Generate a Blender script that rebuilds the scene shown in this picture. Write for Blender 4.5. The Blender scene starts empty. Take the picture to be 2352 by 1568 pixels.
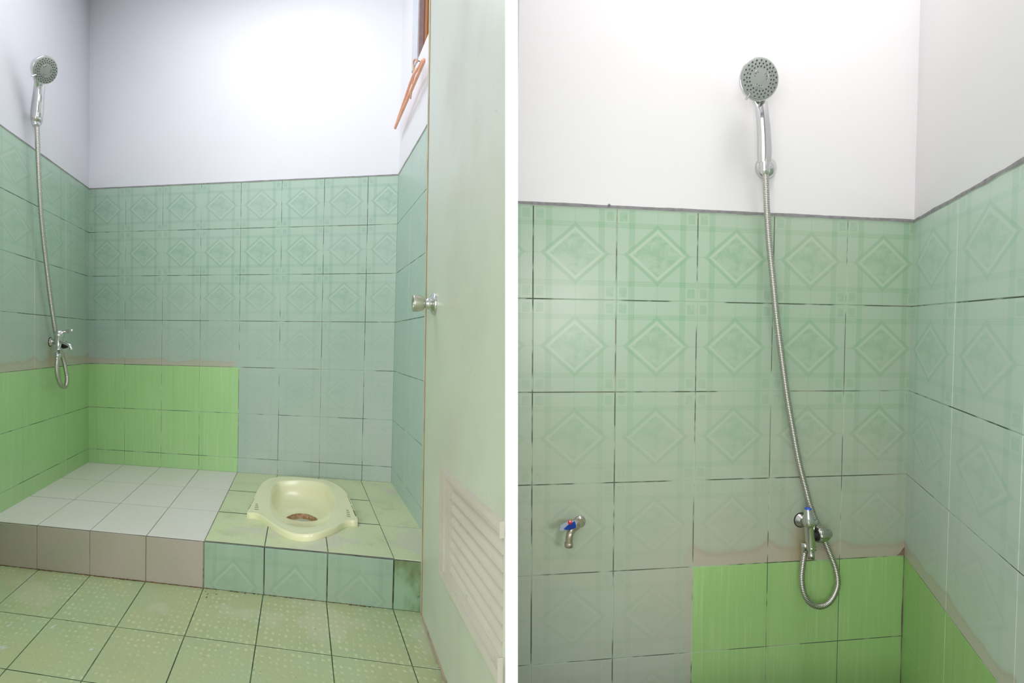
import bpy, math, random
from mathutils import Vector, Matrix, noise as mnoise
random.seed(7)
SC = bpy.context.scene
COL = SC.collection
W, H = 2352, 1568
F = 1150.0                     # focal length in pixels
CAM = Vector((0, 0, 0.88))
ROLL = 0.0145
cr, sr = math.cos(ROLL), math.sin(ROLL)

# ------------------------------------------------------------------ geometry of the place
def ray(px, py):
    x, y = px - W / 2, H / 2 - py
    return Vector((x * cr - y * sr, F, x * sr + y * cr))
def hit(px, py, P, n):
    d = ray(px, py)
    return CAM + d * ((P - CAM).dot(n) / d.dot(n))
def unit(v): return v.normalized()

class Frame:                   # a room: D away from the viewer, C to the right, V up
    def __init__(s, vd, vc, vv):
        s.D = unit(ray(*vd)); s.C = unit(ray(*vc)); s.V = unit(ray(*vv))
        if s.C.x < 0: s.C = -s.C
        if s.V.z < 0: s.V = -s.V
A = Frame((691.2, 781.7), (-5409.9, 688.9), (116.8, 33578.7))
B = Frame((1682.8, 739.5), (9699.8, 862.2), (1032.6, 37601.7))

def solve(P, O, a, b):         # P-O = x a + y b (least squares)
    r = P - O; aa, bb, ab = a.dot(a), b.dot(b), a.dot(b)
    ra, rb = r.dot(a), r.dot(b); det = aa * bb - ab * ab
    return (ra * bb - rb * ab) / det, (rb * aa - ra * ab) / det

class Surf:                    # a plane O + x a + y b with the room-side normal
    def __init__(s, O, a, b, toward):
        s.O, s.a, s.b = O, a, b
        n = unit(a.cross(b)); s.n = n if n.dot(toward) > 0 else -n
    def px(s, x, y, off=0.0): return hit(x, y, s.O + s.n * off, s.n)
    def co(s, x, y): return solve(s.px(x, y), s.O, s.a, s.b)
    def at(s, x, y, off=0.0): return s.O + s.a * x + s.b * y + s.n * off

# ------------------------------------------------------------------ node expressions
class X:
    def __init__(s, nt, sock): s.nt, s.s = nt, sock
    def _m(s, op, *o, clamp=False):
        n = s.nt.nodes.new('ShaderNodeMath'); n.operation = op; n.use_clamp = clamp
        for i, q in enumerate((s,) + o):
            if isinstance(q, X): s.nt.links.new(q.s, n.inputs[i])
            else: n.inputs[i].default_value = q
        return X(s.nt, n.outputs[0])
    def __add__(s, o): return s._m('ADD', o)
    __radd__ = __add__
    def __mul__(s, o): return s._m('MULTIPLY', o)
    __rmul__ = __mul__
    def __sub__(s, o): return s._m('SUBTRACT', o)
    def __rsub__(s, o): return (s * -1.0) + o
    def abs(s): return s._m('ABSOLUTE')
    def sin(s): return s._m('SINE')
    def fract(s): return s._m('FRACT')
    def min(s, o): return s._m('MINIMUM', o)
    def max(s, o): return s._m('MAXIMUM', o)
    def clamp(s): return s._m('ADD', 0.0, clamp=True)
    def ss(s, a, b):
        n = s.nt.nodes.new('ShaderNodeMapRange'); n.interpolation_type = 'SMOOTHSTEP'
        s.nt.links.new(s.s, n.inputs[0])
        n.inputs[1].default_value = a; n.inputs[2].default_value = b
        return X(s.nt, n.outputs[0])
    def band(s, a, b, e): return s.ss(a - e, a + e) * (1 - s.ss(b - e, b + e))

def srgb(r, g, b):
    f = lambda c: (c / 255 / 12.92) if c <= 10 else ((c / 255 + .055) / 1.055) ** 2.4
    return (f(r), f(g), f(b), 1)

class Mat:
    def __init__(s, name, col=(.8, .8, .8, 1), rough=.5, metal=0.0, spec=.5):
        s.m = bpy.data.materials.new(name); s.m.use_nodes = True
        s.nt = s.m.node_tree; s.b = s.nt.nodes['Principled BSDF']
        s.b.inputs['Base Color'].default_value = col
        s.b.inputs['Roughness'].default_value = rough
        s.b.inputs['Metallic'].default_value = metal
        s.b.inputs['Specular IOR Level'].default_value = spec
        s.c = None
    def uv(s, name):
        n = s.nt.nodes.new('ShaderNodeUVMap'); n.uv_map = name
        q = s.nt.nodes.new('ShaderNodeSeparateXYZ'); s.nt.links.new(n.outputs[0], q.inputs[0])
        return X(s.nt, q.outputs[0]), X(s.nt, q.outputs[1])
    def noise(s, scale, detail=3, rough=.5, stretch=None, uv='wall', dist=0, seed=0):
        n = s.nt.nodes.new('ShaderNodeTexNoise'); n.inputs['Scale'].default_value = scale
        n.inputs['Detail'].default_value = detail; n.inputs['Roughness'].default_value = rough
        n.inputs['Distortion'].default_value = dist
        mp = s.nt.nodes.new('ShaderNodeMapping'); mp.inputs['Scale'].default_value = stretch or (1, 1, 1)
        mp.inputs['Location'].default_value = (seed * 3.1, seed * 1.7, 0)
        if uv == 'obj':
            t = s.nt.nodes.new('ShaderNodeTexCoord'); s.nt.links.new(t.outputs['Object'], mp.inputs[0])
        else:
            t = s.nt.nodes.new('ShaderNodeUVMap'); t.uv_map = uv; s.nt.links.new(t.outputs[0], mp.inputs[0])
        s.nt.links.new(mp.outputs[0], n.inputs['Vector'])
        return X(s.nt, n.outputs[0])
    def voro(s, scale, uv='wall', rnd=1.0, stretch=None):
        n = s.nt.nodes.new('ShaderNodeTexVoronoi'); n.inputs['Scale'].default_value = scale
        n.inputs['Randomness'].default_value = rnd
        t = s.nt.nodes.new('ShaderNodeUVMap'); t.uv_map = uv
        mp = s.nt.nodes.new('ShaderNodeMapping'); mp.inputs['Scale'].default_value = stretch or (1, 1, 1)
        s.nt.links.new(t.outputs[0], mp.inputs[0]); s.nt.links.new(mp.outputs[0], n.inputs['Vector'])
        return X(s.nt, n.outputs['Distance'])
    def start(s, col):
        n = s.nt.nodes.new('ShaderNodeRGB'); n.outputs[0].default_value = col; s.c = n.outputs[0]; return s
    def mix(s, fac, col):
        n = s.nt.nodes.new('ShaderNodeMix'); n.data_type = 'RGBA'
        if isinstance(fac, X): s.nt.links.new(fac.clamp().s, n.inputs[0])
        else: n.inputs[0].default_value = fac
        s.nt.links.new(s.c, n.inputs[6]); n.inputs[7].default_value = col
        s.c = n.outputs[2]; return s
    def done(s, rough=None, bump=None, bs=.3, bd=.002):
        if s.c: s.nt.links.new(s.c, s.b.inputs['Base Color'])
        if rough is not None: s.nt.links.new(rough.s, s.b.inputs['Roughness'])
        if bump is not None:
            n = s.nt.nodes.new('ShaderNodeBump'); n.inputs['Strength'].default_value = bs
            n.inputs['Distance'].default_value = bd
            s.nt.links.new(bump.s, n.inputs['Height']); s.nt.links.new(n.outputs[0], s.b.inputs['Normal'])
        return s.m

def pattern_tile(name, light, dark, grey, pale, lo, hi, strength, pink=None, zs=None, streak=None):
    """patterned ceramic tile; limescale wash between wall heights lo..hi (metres up the wall)"""
    M = Mat(name, rough=.28); u, v = M.uv('tile'); s, z = M.uv('wall')
    U, Vv = (u - .5).abs(), (v - .5).abs()
    d = U * (1 / .405) + Vv * (1 / .322)
    fine = ((U * 330).sin() * .5 + .5)
    fine2 = ((Vv * 300).sin() * .5 + .5)
    e = .006
    out = (1 - d.ss(.96, 1.02))
    vert = U.band(.278, .352, e) * (fine * .55 + .45)
    hor = Vv.band(.285, .345, e) * (fine2 * .55 + .45)
    sq = U.band(.375, .465, e) * Vv.band(.36, .462, e) * (M.noise(60, 2, uv='wall').ss(.3, .6) * .5 + .5)
    ring = d.band(.885, 1.03, .03)
    lring = d.band(.76, .86, .012)
    mott = M.noise(7, 3, .6, uv='tile', stretch=(1, 1.25, 1), dist=.6)
    fill = (1 - d.ss(.72, .76))
    conn = (1 - Vv.ss(.003, .007)) * U.ss(.40, .415) + (1 - U.ss(.003, .007)) * Vv.ss(.315, .33)
    fac = (vert * .62 + hor * .62) * (1 - out * .8) + vert * .2 + sq * .75 + ring * .8 + fill * (mott.ss(.35, .65) * .75 + .12) + conn * .45
    wear = M.noise(2.3, 4, .6, uv='wall', seed=3)
    wash = ((1 - z.ss(lo, hi)) * .75 + .1 + (wear - .5) * 1.3).clamp()
    M.start(light).mix(fac * strength * (1 - wash * .35), dark)
    M.mix(lring * .35 * (1 - wash * .6), pale)
    M.mix(wash * .72, grey)
    M.mix(M.noise(1.1, 3, .5, uv='wall', seed=9).ss(.42, .75) * .35, dark)
    if streak is not None:      # vertical drip streaks
        M.mix(M.noise(14, 4, .6, stretch=(1, .08, 1), uv='wall', seed=5).ss(.5, .8) * streak, pale)
    M.mix(M.noise(45, 3, .7, uv='wall', dist=1, seed=2).ss(.66, .74) * wash * .35, srgb(112, 132, 112))
    if pink:                    # iron-tinted deposit left along the top edge of the green tiles
        z0, s0, s1, hgt = pink
        lip = (U * 2).ss(.6, 1.05) * hgt * .45
        edge = M.noise(9, 2, .5, stretch=(1, .3, 1), uv='wall', seed=4) * .09 + (M.noise(2.2, 2, uv='wall', stretch=(1, .05, 1), seed=7) - .5) * hgt * 2.2
        zz = z - z0 - edge * .45 - lip
        M.mix((1 - zz.ss(hgt * .1, hgt * .75)) * .45 * s.band(s0, s1, .02), srgb(196, 170, 150))
        M.mix(zz.band(hgt * .22, hgt * .5, .006) * .22 * s.band(s0, s1, .02), srgb(160, 130, 108))
    if zs:                      # rusty run below the wall fitting
        sx, sz = zs
        a = (s - sx).abs() + (M.noise(25, 2, uv='wall') - .5) * .03
        M.mix((1 - a.ss(.012, .05)) * z.band(sz - .14, sz - .02, .02) * .45, srgb(182, 164, 130))
        M.mix((1 - a.ss(.004, .02)) * z.band(sz - .10, sz - .03, .02) * .25, srgb(160, 128, 80))
    return M.done(rough=wear * .25 + .2, bump=M.noise(12, 2, uv='wall'), bs=.12, bd=.002)

def green_tile(name, base, lite, dk):
    M = Mat(name, rough=.3)
    st = M.noise(75, 4, .65, stretch=(1, .035, 1), uv='wall')
    st2 = M.noise(22, 3, .6, stretch=(1, .05, 1), uv='wall', seed=2)
    M.start(base).mix(st.ss(.5, .72) * .6, lite).mix(st2.ss(.5, .75) * .5, dk)
    M.mix(M.noise(160, 2, .5, stretch=(1, .03, 1), uv='wall', seed=5).ss(.58, .75) * .5, lite)
    M.mix(M.noise(3, 3, uv='wall', seed=6).ss(.45, .8) * .3, lite)
    return M.done(bump=st, bs=.1, bd=.001)

def grout(name, light, dark, pink):
    M = Mat(name, rough=.9)
    M.start(light).mix(M.noise(5, 3, .7, uv='wall', seed=1).ss(.44, .54), dark)
    M.mix(M.noise(3, 2, .6, uv='wall', seed=8).ss(.55, .68) * .7, pink)
    return M.done()

def floor_tile(name, base, gr, pale, dotstr, patches):
    M = Mat(name, rough=.45); u, v = M.uv('tile')
    dots = 1 - M.voro(10.5, uv='tile', rnd=.3).ss(.16, .34)
    n1 = M.noise(2.2, 4, .6, uv='wall'); n2 = M.noise(6, 4, .65, uv='wall', seed=3)
    M.start(base).mix(n1.ss(.42, .66) * .8, gr).mix(n2.ss(.5, .7) * .35, srgb(150, 165, 122))
    rim = ((u - .5).abs().max((v - .5).abs())).ss(.36, .5)
    M.mix(rim * M.noise(5, 3, uv='wall', seed=5).ss(.3, .7) * .45, gr)
    M.mix(dots * dotstr * M.noise(3.5, 3, uv='wall', seed=6).ss(.35, .55), pale)
    M.mix(M.noise(3.0, 4, .55, uv='wall', seed=11).ss(.58, .64) * patches, srgb(196, 196, 178))
    M.mix(M.noise(120, 3, .6, uv='wall').ss(.7, .76) * .5, srgb(95, 100, 62))
    return M.done(bump=dots + n2 * .5, bs=.35, bd=.001)

def plaster(name, col, col2):
    M = Mat(name, rough=.75, spec=.3)
    M.start(col).mix(M.noise(1.3, 3, uv='wall').ss(.4, .7) * .4, col2)
    M.mix(M.voro(9, uv='wall').ss(0, .018)._m('SUBTRACT', 1.0)._m('ABSOLUTE') * .12, srgb(150, 150, 145))
    return M.done(bump=M.noise(18, 3, uv='wall'), bs=.12, bd=.004)

def plain(name, rgb, rough=.5, metal=0.0, spec=.5, var=.12, scale=30, rgb2=None):
    M = Mat(name, rough=rough, metal=metal, spec=spec)
    c2 = srgb(*(rgb2 or [max(0, int(q * .8)) for q in rgb]))
    M.start(srgb(*rgb)).mix(M.noise(scale, 3, uv='obj').ss(.4, .7) * var, c2)
    return M.done()

PLA = plaster('white_plaster_cool', srgb(226, 225, 232), srgb(219, 218, 226))
PLB = plaster('white_plaster_warm', srgb(232, 230, 231), srgb(227, 225, 226))
# ------------------------------------------------------------------ mesh builder
class MB:
    def __init__(s): s.v, s.f, s.mi, s.t, s.w, s.mats, s.sm = [], [], [], [], [], [], []
    def mat(s, m):
        if m not in s.mats: s.mats.append(m)
        return s.mats.index(m)
    def quad(s, P, m, tuv=None, wuv=None, smooth=False):
        i = len(s.v); s.v += [tuple(p) for p in P]; n = len(P)
        s.f.append(tuple(range(i, i + n))); s.mi.append(s.mat(m)); s.sm.append(smooth)
        s.t.append(tuv or [(0, 0)] * n); s.w.append(wuv or [(p[0] + p[1], p[2]) for p in P])
    def grid(s, rows, m, close=True, smooth=True):      # rows of points joined by quads
        i = len(s.v); n = len(rows[0])
        for r in rows: s.v += [tuple(p) for p in r]
        for a in range(len(rows) - 1):
            for b in range(n if close else n - 1):
                c = (b + 1) % n
                fc = (i + a * n + b, i + a * n + c, i + (a + 1) * n + c, i + (a + 1) * n + b)
                s.f.append(fc); s.mi.append(s.mat(m)); s.sm.append(smooth)
                s.t.append([(0, 0)] * 4); s.w.append([(s.v[q][0] + s.v[q][1], s.v[q][2]) for q in fc])
    def cap(s, pts, m, flip=False):
        pts = list(pts)
        if flip: pts.reverse()
        s.quad(pts, m)
    def lathe(s, O, ax, prof, m, seg=32, caps=True, ribs=0, ribd=0, ref=None):
        ax = unit(ax); r0 = ref or (Vector((0, 0, 1)) if abs(ax.z) < .9 else Vector((1, 0, 0)))
        e1 = unit(r0 - ax * r0.dot(ax)); e2 = ax.cross(e1); rows = []
        for (h, r) in prof:
            row = []
            for k in range(seg):
                a = 2 * math.pi * k / seg
                rr = r * (1 - ribd * (.5 - .5 * math.cos(a * ribs))) if ribs else r
                row.append(O + ax * h + (e1 * math.cos(a) + e2 * math.sin(a)) * rr)
            rows.append(row)
        s.grid(rows, m)
        if caps: s.cap(rows[0], m, True); s.cap(rows[-1], m)
    def tube(s, pts, rad, m, seg=14, caps=True, flat=1.0, ref=None):
        pts = [Vector(p) for p in pts]; rows = []; e1 = None
        for i, p in enumerate(pts):
            t = unit(pts[min(i + 1, len(pts) - 1)] - pts[max(i - 1, 0)])
            if e1 is None:
                r0 = ref or (Vector((0, 0, 1)) if abs(t.z) < .8 else Vector((1, 0, 0)))
                e1 = unit(r0 - t * r0.dot(t))
            else: e1 = unit(e1 - t * e1.dot(t))
            e2 = t.cross(e1); r = rad[i] if isinstance(rad, (list, tuple)) else rad
            rows.append([p + e1 * math.cos(2 * math.pi * k / seg) * r + e2 * math.sin(2 * math.pi * k / seg) * r * flat for k in range(seg)])
        s.grid(rows, m)
        if caps: s.cap(rows[0], m, True); s.cap(rows[-1], m)
    def box(s, O, a, b, c, m):                           # corner O, edge vectors
        P = [O, O + a, O + a + b, O + b, O + c, O + a + c, O + a + b + c, O + b + c]
        for q in ((0, 3, 2, 1), (4, 5, 6, 7), (0, 1, 5, 4), (1, 2, 6, 5), (2, 3, 7, 6), (3, 0, 4, 7)):
            s.quad([P[k] for k in q], m)
    def build(s, name, parent=None, bevel=0, fix=True, merge=False):
        me = bpy.data.meshes.new(name); me.from_pydata(s.v, [], s.f)
        for m in s.mats: me.materials.append(m)
        for k, nm, src in ((0, 'tile', s.t), (1, 'wall', s.w)):
            l = me.uv_layers.new(name=nm); flat = [c for f in src for uv in f for c in uv]
            l.data.foreach_set('uv', flat)
        me.polygons.foreach_set('material_index', s.mi); me.polygons.foreach_set('use_smooth', s.sm)
        me.update(); o = bpy.data.objects.new(name, me); COL.objects.link(o)
        if fix or merge:
            import bmesh
            bm = bmesh.new(); bm.from_mesh(me)
            if merge or not fix: bmesh.ops.remove_doubles(bm, verts=bm.verts, dist=1e-5)
            if fix: bmesh.ops.recalc_face_normals(bm, faces=bm.faces)
            bm.to_mesh(me); bm.free()
        if bevel:
            b = o.modifiers.new('bevel', 'BEVEL'); b.width = bevel; b.segments = 2; b.limit_method = 'ANGLE'
        if parent:
            o.parent = parent; o.matrix_parent_inverse = parent.matrix_world.inverted()
        return o
def thing(name, loc, label, cat, kind=None, group=None):
    o = bpy.data.objects.new(name, None); COL.objects.link(o); o.location = loc; o.empty_display_size = .05
    o.matrix_world = Matrix.Translation(loc); tag(o, label, cat, kind, group); return o
def tag(o, label=None, cat=None, kind=None, group=None):
    if label: o['label'] = label
    if cat: o['category'] = cat
    if kind: o['kind'] = kind
    if group: o['group'] = group
    return o
def spline(pts, n):
    pts = [Vector(p) for p in pts]; P = [pts[0]] + pts + [pts[-1]]; out = []
    for i in range(1, len(P) - 2):
        a, b, c, d = P[i - 1:i + 3]
        for k in range(n):
            t = k / n; out.append(.5 * ((2 * b) + (c - a) * t + (2 * a - 5 * b + 4 * c - d) * t * t + (3 * b - a - 3 * c + d) * t ** 3))
    out.append(pts[-1]); return out

# tiles: each tile is a raised plate with chamfered edges lying on the grout bed
def tiles(mb, S, xs, ys, matf, gm, tw, th, cutx=None, cuty=None, g=.0011, up=.0016, wo=(0, 0), gy=None, cut=None):
    """xs, ys: joint positions in the surface's own coordinates"""
    gy = gy or g
    for i in range(len(xs) - 1):
        for j in range(len(ys) - 1):
            x0, x1, y0, y1 = xs[i], xs[i + 1], ys[j], ys[j + 1]
            r = matf(i, j)
            if r is None: continue
            m = r
            # part of the tile that is there (cut tiles keep their uncut side)
            fu0, fu1, fv0, fv1 = 0, 1, 0, 1
            if cutx and i in cutx: fu0, fu1 = cutx[i]
            if cuty and j in cuty: fv0, fv1 = cuty[j]
            def T(x, y): return (fu0 + (fu1 - fu0) * (x - x0) / (x1 - x0), fv0 + (fv1 - fv0) * (y - y0) / (y1 - y0))
            dx = .0004 * random.uniform(-1, 1); dz = .0003 * random.random()
            ring0 = [(x0 + g, y0 + gy), (x1 - g, y0 + gy), (x1 - g, y1 - gy), (x0 + g, y1 - gy)]
            q = g + .0009; q2 = gy + .0009
            ring1 = [(x0 + q, y0 + q2), (x1 - q, y0 + q2), (x1 - q, y1 - q2), (x0 + q, y1 - q2)]
            P0 = [S.at(x, y, 0) for x, y in ring0]; P1 = [S.at(x, y, up + dz) for x, y in ring1]
            w0 = [(x + wo[0], y + wo[1]) for x, y in ring0]; w1 = [(x + wo[0], y + wo[1]) for x, y in ring1]
            t0 = [T(*c) for c in ring0]; t1 = [T(*c) for c in ring1]
            if cut and cut[1](x0, x1, y0, y1):      # tile cut round a fixture
                N = 26
                for a in range(N):
                    for b in range(N):
                        c4 = [(ring1[0][0] + (ring1[1][0] - ring1[0][0]) * (a + p) / N, ring1[0][1] + (ring1[3][1] - ring1[0][1]) * (b + r_) / N) for p, r_ in ((0, 0), (1, 0), (1, 1), (0, 1))]
                        if cut[0](sum(c[0] for c in c4) / 4, sum(c[1] for c in c4) / 4): continue
                        mb.quad([S.at(x, y, up + dz) for x, y in c4], m, [T(*c) for c in c4], c4)
                        mb.quad([S.at(x, y, .0003) for x, y in c4], gm, None, c4)
                ringe = [(x0, y0), (x1, y0), (x1, y1), (x0, y1)]
                for k in range(4):
                    l = (k + 1) % 4
                    for a in range(N):
                        f0, f1 = a / N, (a + 1) / N
                        L_ = lambda p, q, f: (p[0] + (q[0] - p[0]) * f, p[1] + (q[1] - p[1]) * f)
                        c4 = [L_(ringe[k], ringe[l], f0), L_(ringe[k], ringe[l], f1), L_(ring1[k], ring1[l], f1), L_(ring1[k], ring1[l], f0)]
                        if cut[0](sum(c[0] for c in c4) / 4, sum(c[1] for c in c4) / 4): continue
                        mb.quad([S.at(x, y, .0003) for x, y in c4], gm, None, c4)
                continue
            mb.quad(P1, m, t1, w1)
            for k in range(4):
                l = (k + 1) % 4
                mb.quad([P0[k], P0[l], P1[l], P1[k]], m, [t0[k], t0[l], t1[l], t1[k]], [w0[k], w0[l], w1[l], w1[k]])
            c = [(x0, y0), (x1, y0), (x1, y1), (x0, y1)]
            mb.quad([S.at(x, y, .0003) for x, y in c], gm, None, [(x + wo[0], y + wo[1]) for x, y in c])
def sheet(mb, S, x0, x1, y0, y1, m, off=0.0, nx=1, ny=1, wo=(0, 0)):
    for i in range(nx):
        for j in range(ny):
            a, b = x0 + (x1 - x0) * i / nx, x0 + (x1 - x0) * (i + 1) / nx
            c, d = y0 + (y1 - y0) * j / ny, y0 + (y1 - y0) * (j + 1) / ny
            q = [(a, c), (b, c), (b, d), (a, d)]
            mb.quad([S.at(x, y, off) for x, y in q], m, None, [(x + wo[0], y + wo[1]) for x, y in q])
def caulk(mb, S, x0, x1, y, m1, m2, h=.006, amp=.0018, n=70, d=.004, seed=0):
    """uneven cement bead that closes the gap between the top tiles and the plaster"""
    rows = [[], [], [], []]
    for i in range(n + 1):
        x = x0 + (x1 - x0) * i / n
        a = mnoise.noise(Vector((x * 9 + seed, seed, 0))) * amp + mnoise.noise(Vector((x * 40 + seed, 1, 0))) * amp * .5
        b = mnoise.noise(Vector((x * 14 + seed, 7, 0))) * amp
        rows[0].append(S.at(x, y - .003 + b * .5, .001)); rows[1].append(S.at(x, y - .001 + b, d))
        rows[2].append(S.at(x, y + h + a, d * .8)); rows[3].append(S.at(x, y + h + a + .002, 0))
    mb.grid(rows[:2], m2, close=False); mb.grid(rows[1:], m1, close=False)

# ================================================================== LEFT ROOM
Zn = Vector((0, 0, 1))
Pf = hit(467.5, 1350, Vector((0, 0, 0)), Zn)
RIS = Surf(Pf, A.C, A.V, -A.D)
Pt = RIS.px(469, 1243)
FLO = Surf(Pf, A.C, -A.D, Zn)
TOP = Surf(Pt, A.C, A.D, Zn)
OL = TOP.px(203, 1062)
BK = Surf(OL, A.C, A.V, -A.D)
OR = BK.at(BK.co(899, 1109)[0], 0)
LW = Surf(OL, -A.D, A.V, A.C)
RW = Surf(OR, -A.D, A.V, -A.C)
PLH = RIS.co(469, 1243)[1]

bx = [0] + [BK.co(*p)[0] for p in ((287.5, 734), (372.5, 735), (460, 735), (550.5, 737), (643.5, 738), (740, 738), (839, 738))] + [BK.co(899, 1109)[0]]
ry = [0]
for l, r in ((1031.5, 1070.6), (934.5, 963.7), (834, 852.5), (735, 739), (635, 627), (534, 515), (435, 402.5)):
    ry.append((BK.co(205, l)[1] + BK.co(905, r)[1]) / 2)
lx = [0, LW.co(150.5, 728)[0], LW.co(78, 700)[0]]
while lx[-1] < 2.0: lx.append(lx[-1] + (lx[2] - lx[1]))
rx = [0, RW.co(934, 900)[0]]
while rx[-1] < 2.2: rx.append(rx[-1] + (lx[2] - lx[1]))
rx = [q for q in rx if (RW.at(q, 0)).x < -.05]
rx.append(rx[-1] + (-.03 - RW.at(rx[-1], 0).x) / RW.a.x)
VT = 2.62

gA = ry[3]
PAT_A = pattern_tile('patterned_tile_back', srgb(174, 196, 182), srgb(138, 172, 155), srgb(184, 192, 186), srgb(190, 206, 194), gA - .05, gA + .55, .62,
                     pink=(gA, -.2, bx[4] - .02, .02))
PAT_AL = pattern_tile('patterned_tile_side', srgb(176, 202, 182), srgb(142, 180, 156), srgb(188, 192, 182), srgb(194, 208, 194), gA - .1, gA + .75, .5,
                      pink=(gA, -.2, 1.6, .045), zs=(LW.co(115, 785)[0], LW.co(115, 785)[1]))
PAT_AR = pattern_tile('streaked_tile_side', srgb(166, 190, 178), srgb(136, 170, 154), srgb(168, 184, 180), srgb(180, 202, 192), -1, -.5, .12, streak=.45)
GRN_A = green_tile('green_brushed_tile', srgb(170, 208, 148), srgb(188, 220, 166), srgb(152, 198, 128))
GR_A = grout('wall_grout', srgb(172, 200, 180), srgb(84, 104, 90), srgb(168, 150, 136))
CAU1 = plain('grey_cement', (132, 132, 132), .9, var=.6, scale=60); CAU2 = plain('pale_grout', (200, 208, 200), .8)

mb = MB()
def mf(i, j): return GRN_A if (i < 4 and j < 3) else PAT_A
tiles(mb, BK, bx, ry, mf, GR_A, .2, .25, cutx={7: (0, .74)}, cuty={0: (.7, 1)})
sheet(mb, BK, -.02, bx[-1] + .02, ry[-1], VT, PLA)
sheet(mb, BK, -.02, bx[-1] + .02, -.4, 0, PLA)
caulk(mb, BK, 0, bx[-1], ry[-1], CAU1, CAU2, h=.004, amp=.0015, seed=1)
tag(mb.build('wall_back', fix=False), 'back wall of the left room, pale green diamond tiles under white plaster', kind='structure')
mb = MB()
tiles(mb, LW, lx, ry, lambda i, j: GRN_A if j < 3 else PAT_AL, GR_A, .2, .25, cuty={0: (.7, 1)}, wo=(0, 0))
sheet(mb, LW, 0, lx[-1], ry[-1], VT, PLA); sheet(mb, LW, 0, lx[-1], -.4, 0, GRN_A)
caulk(mb, LW, 0, lx[-1], ry[-1], CAU1, CAU2, h=.005, amp=.0015, seed=5)
tag(mb.build('wall_left', fix=False), 'left wall with the shower in the left room', kind='structure')
# right wall of the left room, with the high window opening
wx0, wz0 = RW.co(961, 133); wx1, wz1 = wx0 + .62, wz0 + .55
mb = MB()
tiles(mb, RW, rx, ry, lambda i, j: PAT_AR, GR_A, .2, .25, cuty={0: (.7, 1)})
XE = rx[-1]
sheet(mb, RW, 0, wx0, ry[-1], VT, PLA); sheet(mb, RW, wx0, wx1, ry[-1], wz0, PLA)
sheet(mb, RW, wx0, wx1, wz1, VT, PLA)
if XE > wx1: sheet(mb, RW, wx1, XE, ry[-1], VT, PLA)
sheet(mb, RW, 0, XE, -.4, 0, PLA)
caulk(mb, RW, 0, XE, ry[-1], CAU1, CAU2, h=.007, amp=.002, seed=9)
tag(mb.build('wall_right_of_left_room', fix=False), 'narrow right wall of the left room behind the door', kind='structure')
MAU = plain('mauve_putty', (166, 148, 152), .8, var=.4, scale=25); WOOD = plain('brown_wood', (164, 112, 62), .55, var=.6, scale=14)
MAG = plain('maroon_edge', (140, 84, 104), .7)
mb = MB()
jd = .022
for (x0, z0, x1, z1) in ((wx0, wz0, wx0, wz1), (wx1, wz1, wx1, wz0), (wx1, wz0, wx0, wz0), (wx0, wz1, wx1, wz1)):
    mb.quad([RW.at(x0, z0, 0), RW.at(x1, z1, 0), RW.at(x1, z1, -.09), RW.at(x0, z0, -.09)], MAU)
win = mb.build('window_1', fix=False); tag(win, 'small high wooden window above the tiles behind the door', kind='structure')
mb = MB(); fw = .05
def rbox(mb, S, x0, x1, y0, y1, o0, o1, m):
    O = S.at(x0, y0, o0); mb.box(O, S.a * (x1 - x0), S.b * (y1 - y0), S.n * (o1 - o0), m)
rbox(mb, RW, wx0, wx0 + fw, wz0, wz1, -.075, -jd, WOOD); rbox(mb, RW, wx1 - fw, wx1, wz0, wz1, -.075, -jd, WOOD)
rbox(mb, RW, wx0 + fw, wx1 - fw, wz0, wz0 + fw, -.075, -jd, WOOD); rbox(mb, RW, wx0 + fw, wx1 - fw, wz1 - fw, wz1, -.075, -jd, WOOD)
mb.build('window_frame', win)
mb = MB(); rbox(mb, RW, wx0 + fw, wx1 - fw, wz0 + fw, wz1 - fw, -.065, -.05, plain('shutter_wood', (150, 100, 58), .6, var=.6, scale=10)); mb.build('window_shutter', win)
mb = MB(); rbox(mb, RW, wx0 + .0005, wx0 + .003, wz0, wz1, -jd, -jd + .003, MAG); mb.build('edge_bead', win)
mb = MB(); cx = RW.co(950, 60)[0]; rbox(mb, RW, cx, wx0 - .0005, wz0 - .004, wz1, .0, .005, plain('pale_casing', (206, 208, 220), .7)); mb.build('casing', win, bevel=.001)

def loop2(pts, off, n=144, c=None):
    Q = [TOP.px(x, y, off) for x, y in pts]
    Q = spline(Q + [Q[0]], 14)[:-1]
    q2 = [solve(p, TOP.O, TOP.a, TOP.b) for p in Q]
    out = []
    for k in range(n):
        th = 2 * math.pi * k / n; dx, dy = math.cos(th), math.sin(th); best = 0
        for i in range(len(q2)):
            a, b = q2[i], q2[(i + 1) % len(q2)]
            ax, ay, ex_, ey = a[0] - c[0], a[1] - c[1], b[0] - a[0], b[1] - a[1]
            det = dx * (-ey) + dy * ex_
            if abs(det) < 1e-12: continue
            r = (ax * (-ey) + ay * ex_) / det; t = (dx * ay - dy * ax) / det
            if -1e-6 <= t <= 1 + 1e-6 and r > best: best = r
        out.append((c[0] + dx * best, c[1] + dy * best))
    return out
RIM = .0245
tc = TOP.co(694, 1152)
outer = loop2([(567, 1177.5), (574, 1161), (582, 1144), (596, 1117), (610, 1103), (630, 1096), (666, 1094.5), (708, 1097.5), (743, 1101), (767, 1109), (792.5, 1127), (806.6, 1151), (815, 1172), (821, 1189), (822, 1195.5), (816, 1195.5), (806.6, 1195), (790, 1199), (771.5, 1209), (743.4, 1220), (722, 1226), (704, 1228.5), (686, 1227.5), (671, 1224.5), (656, 1219), (638, 1210), (616, 1195), (600, 1184), (586, 1178), (574, 1178)], RIM, c=tc)
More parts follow.
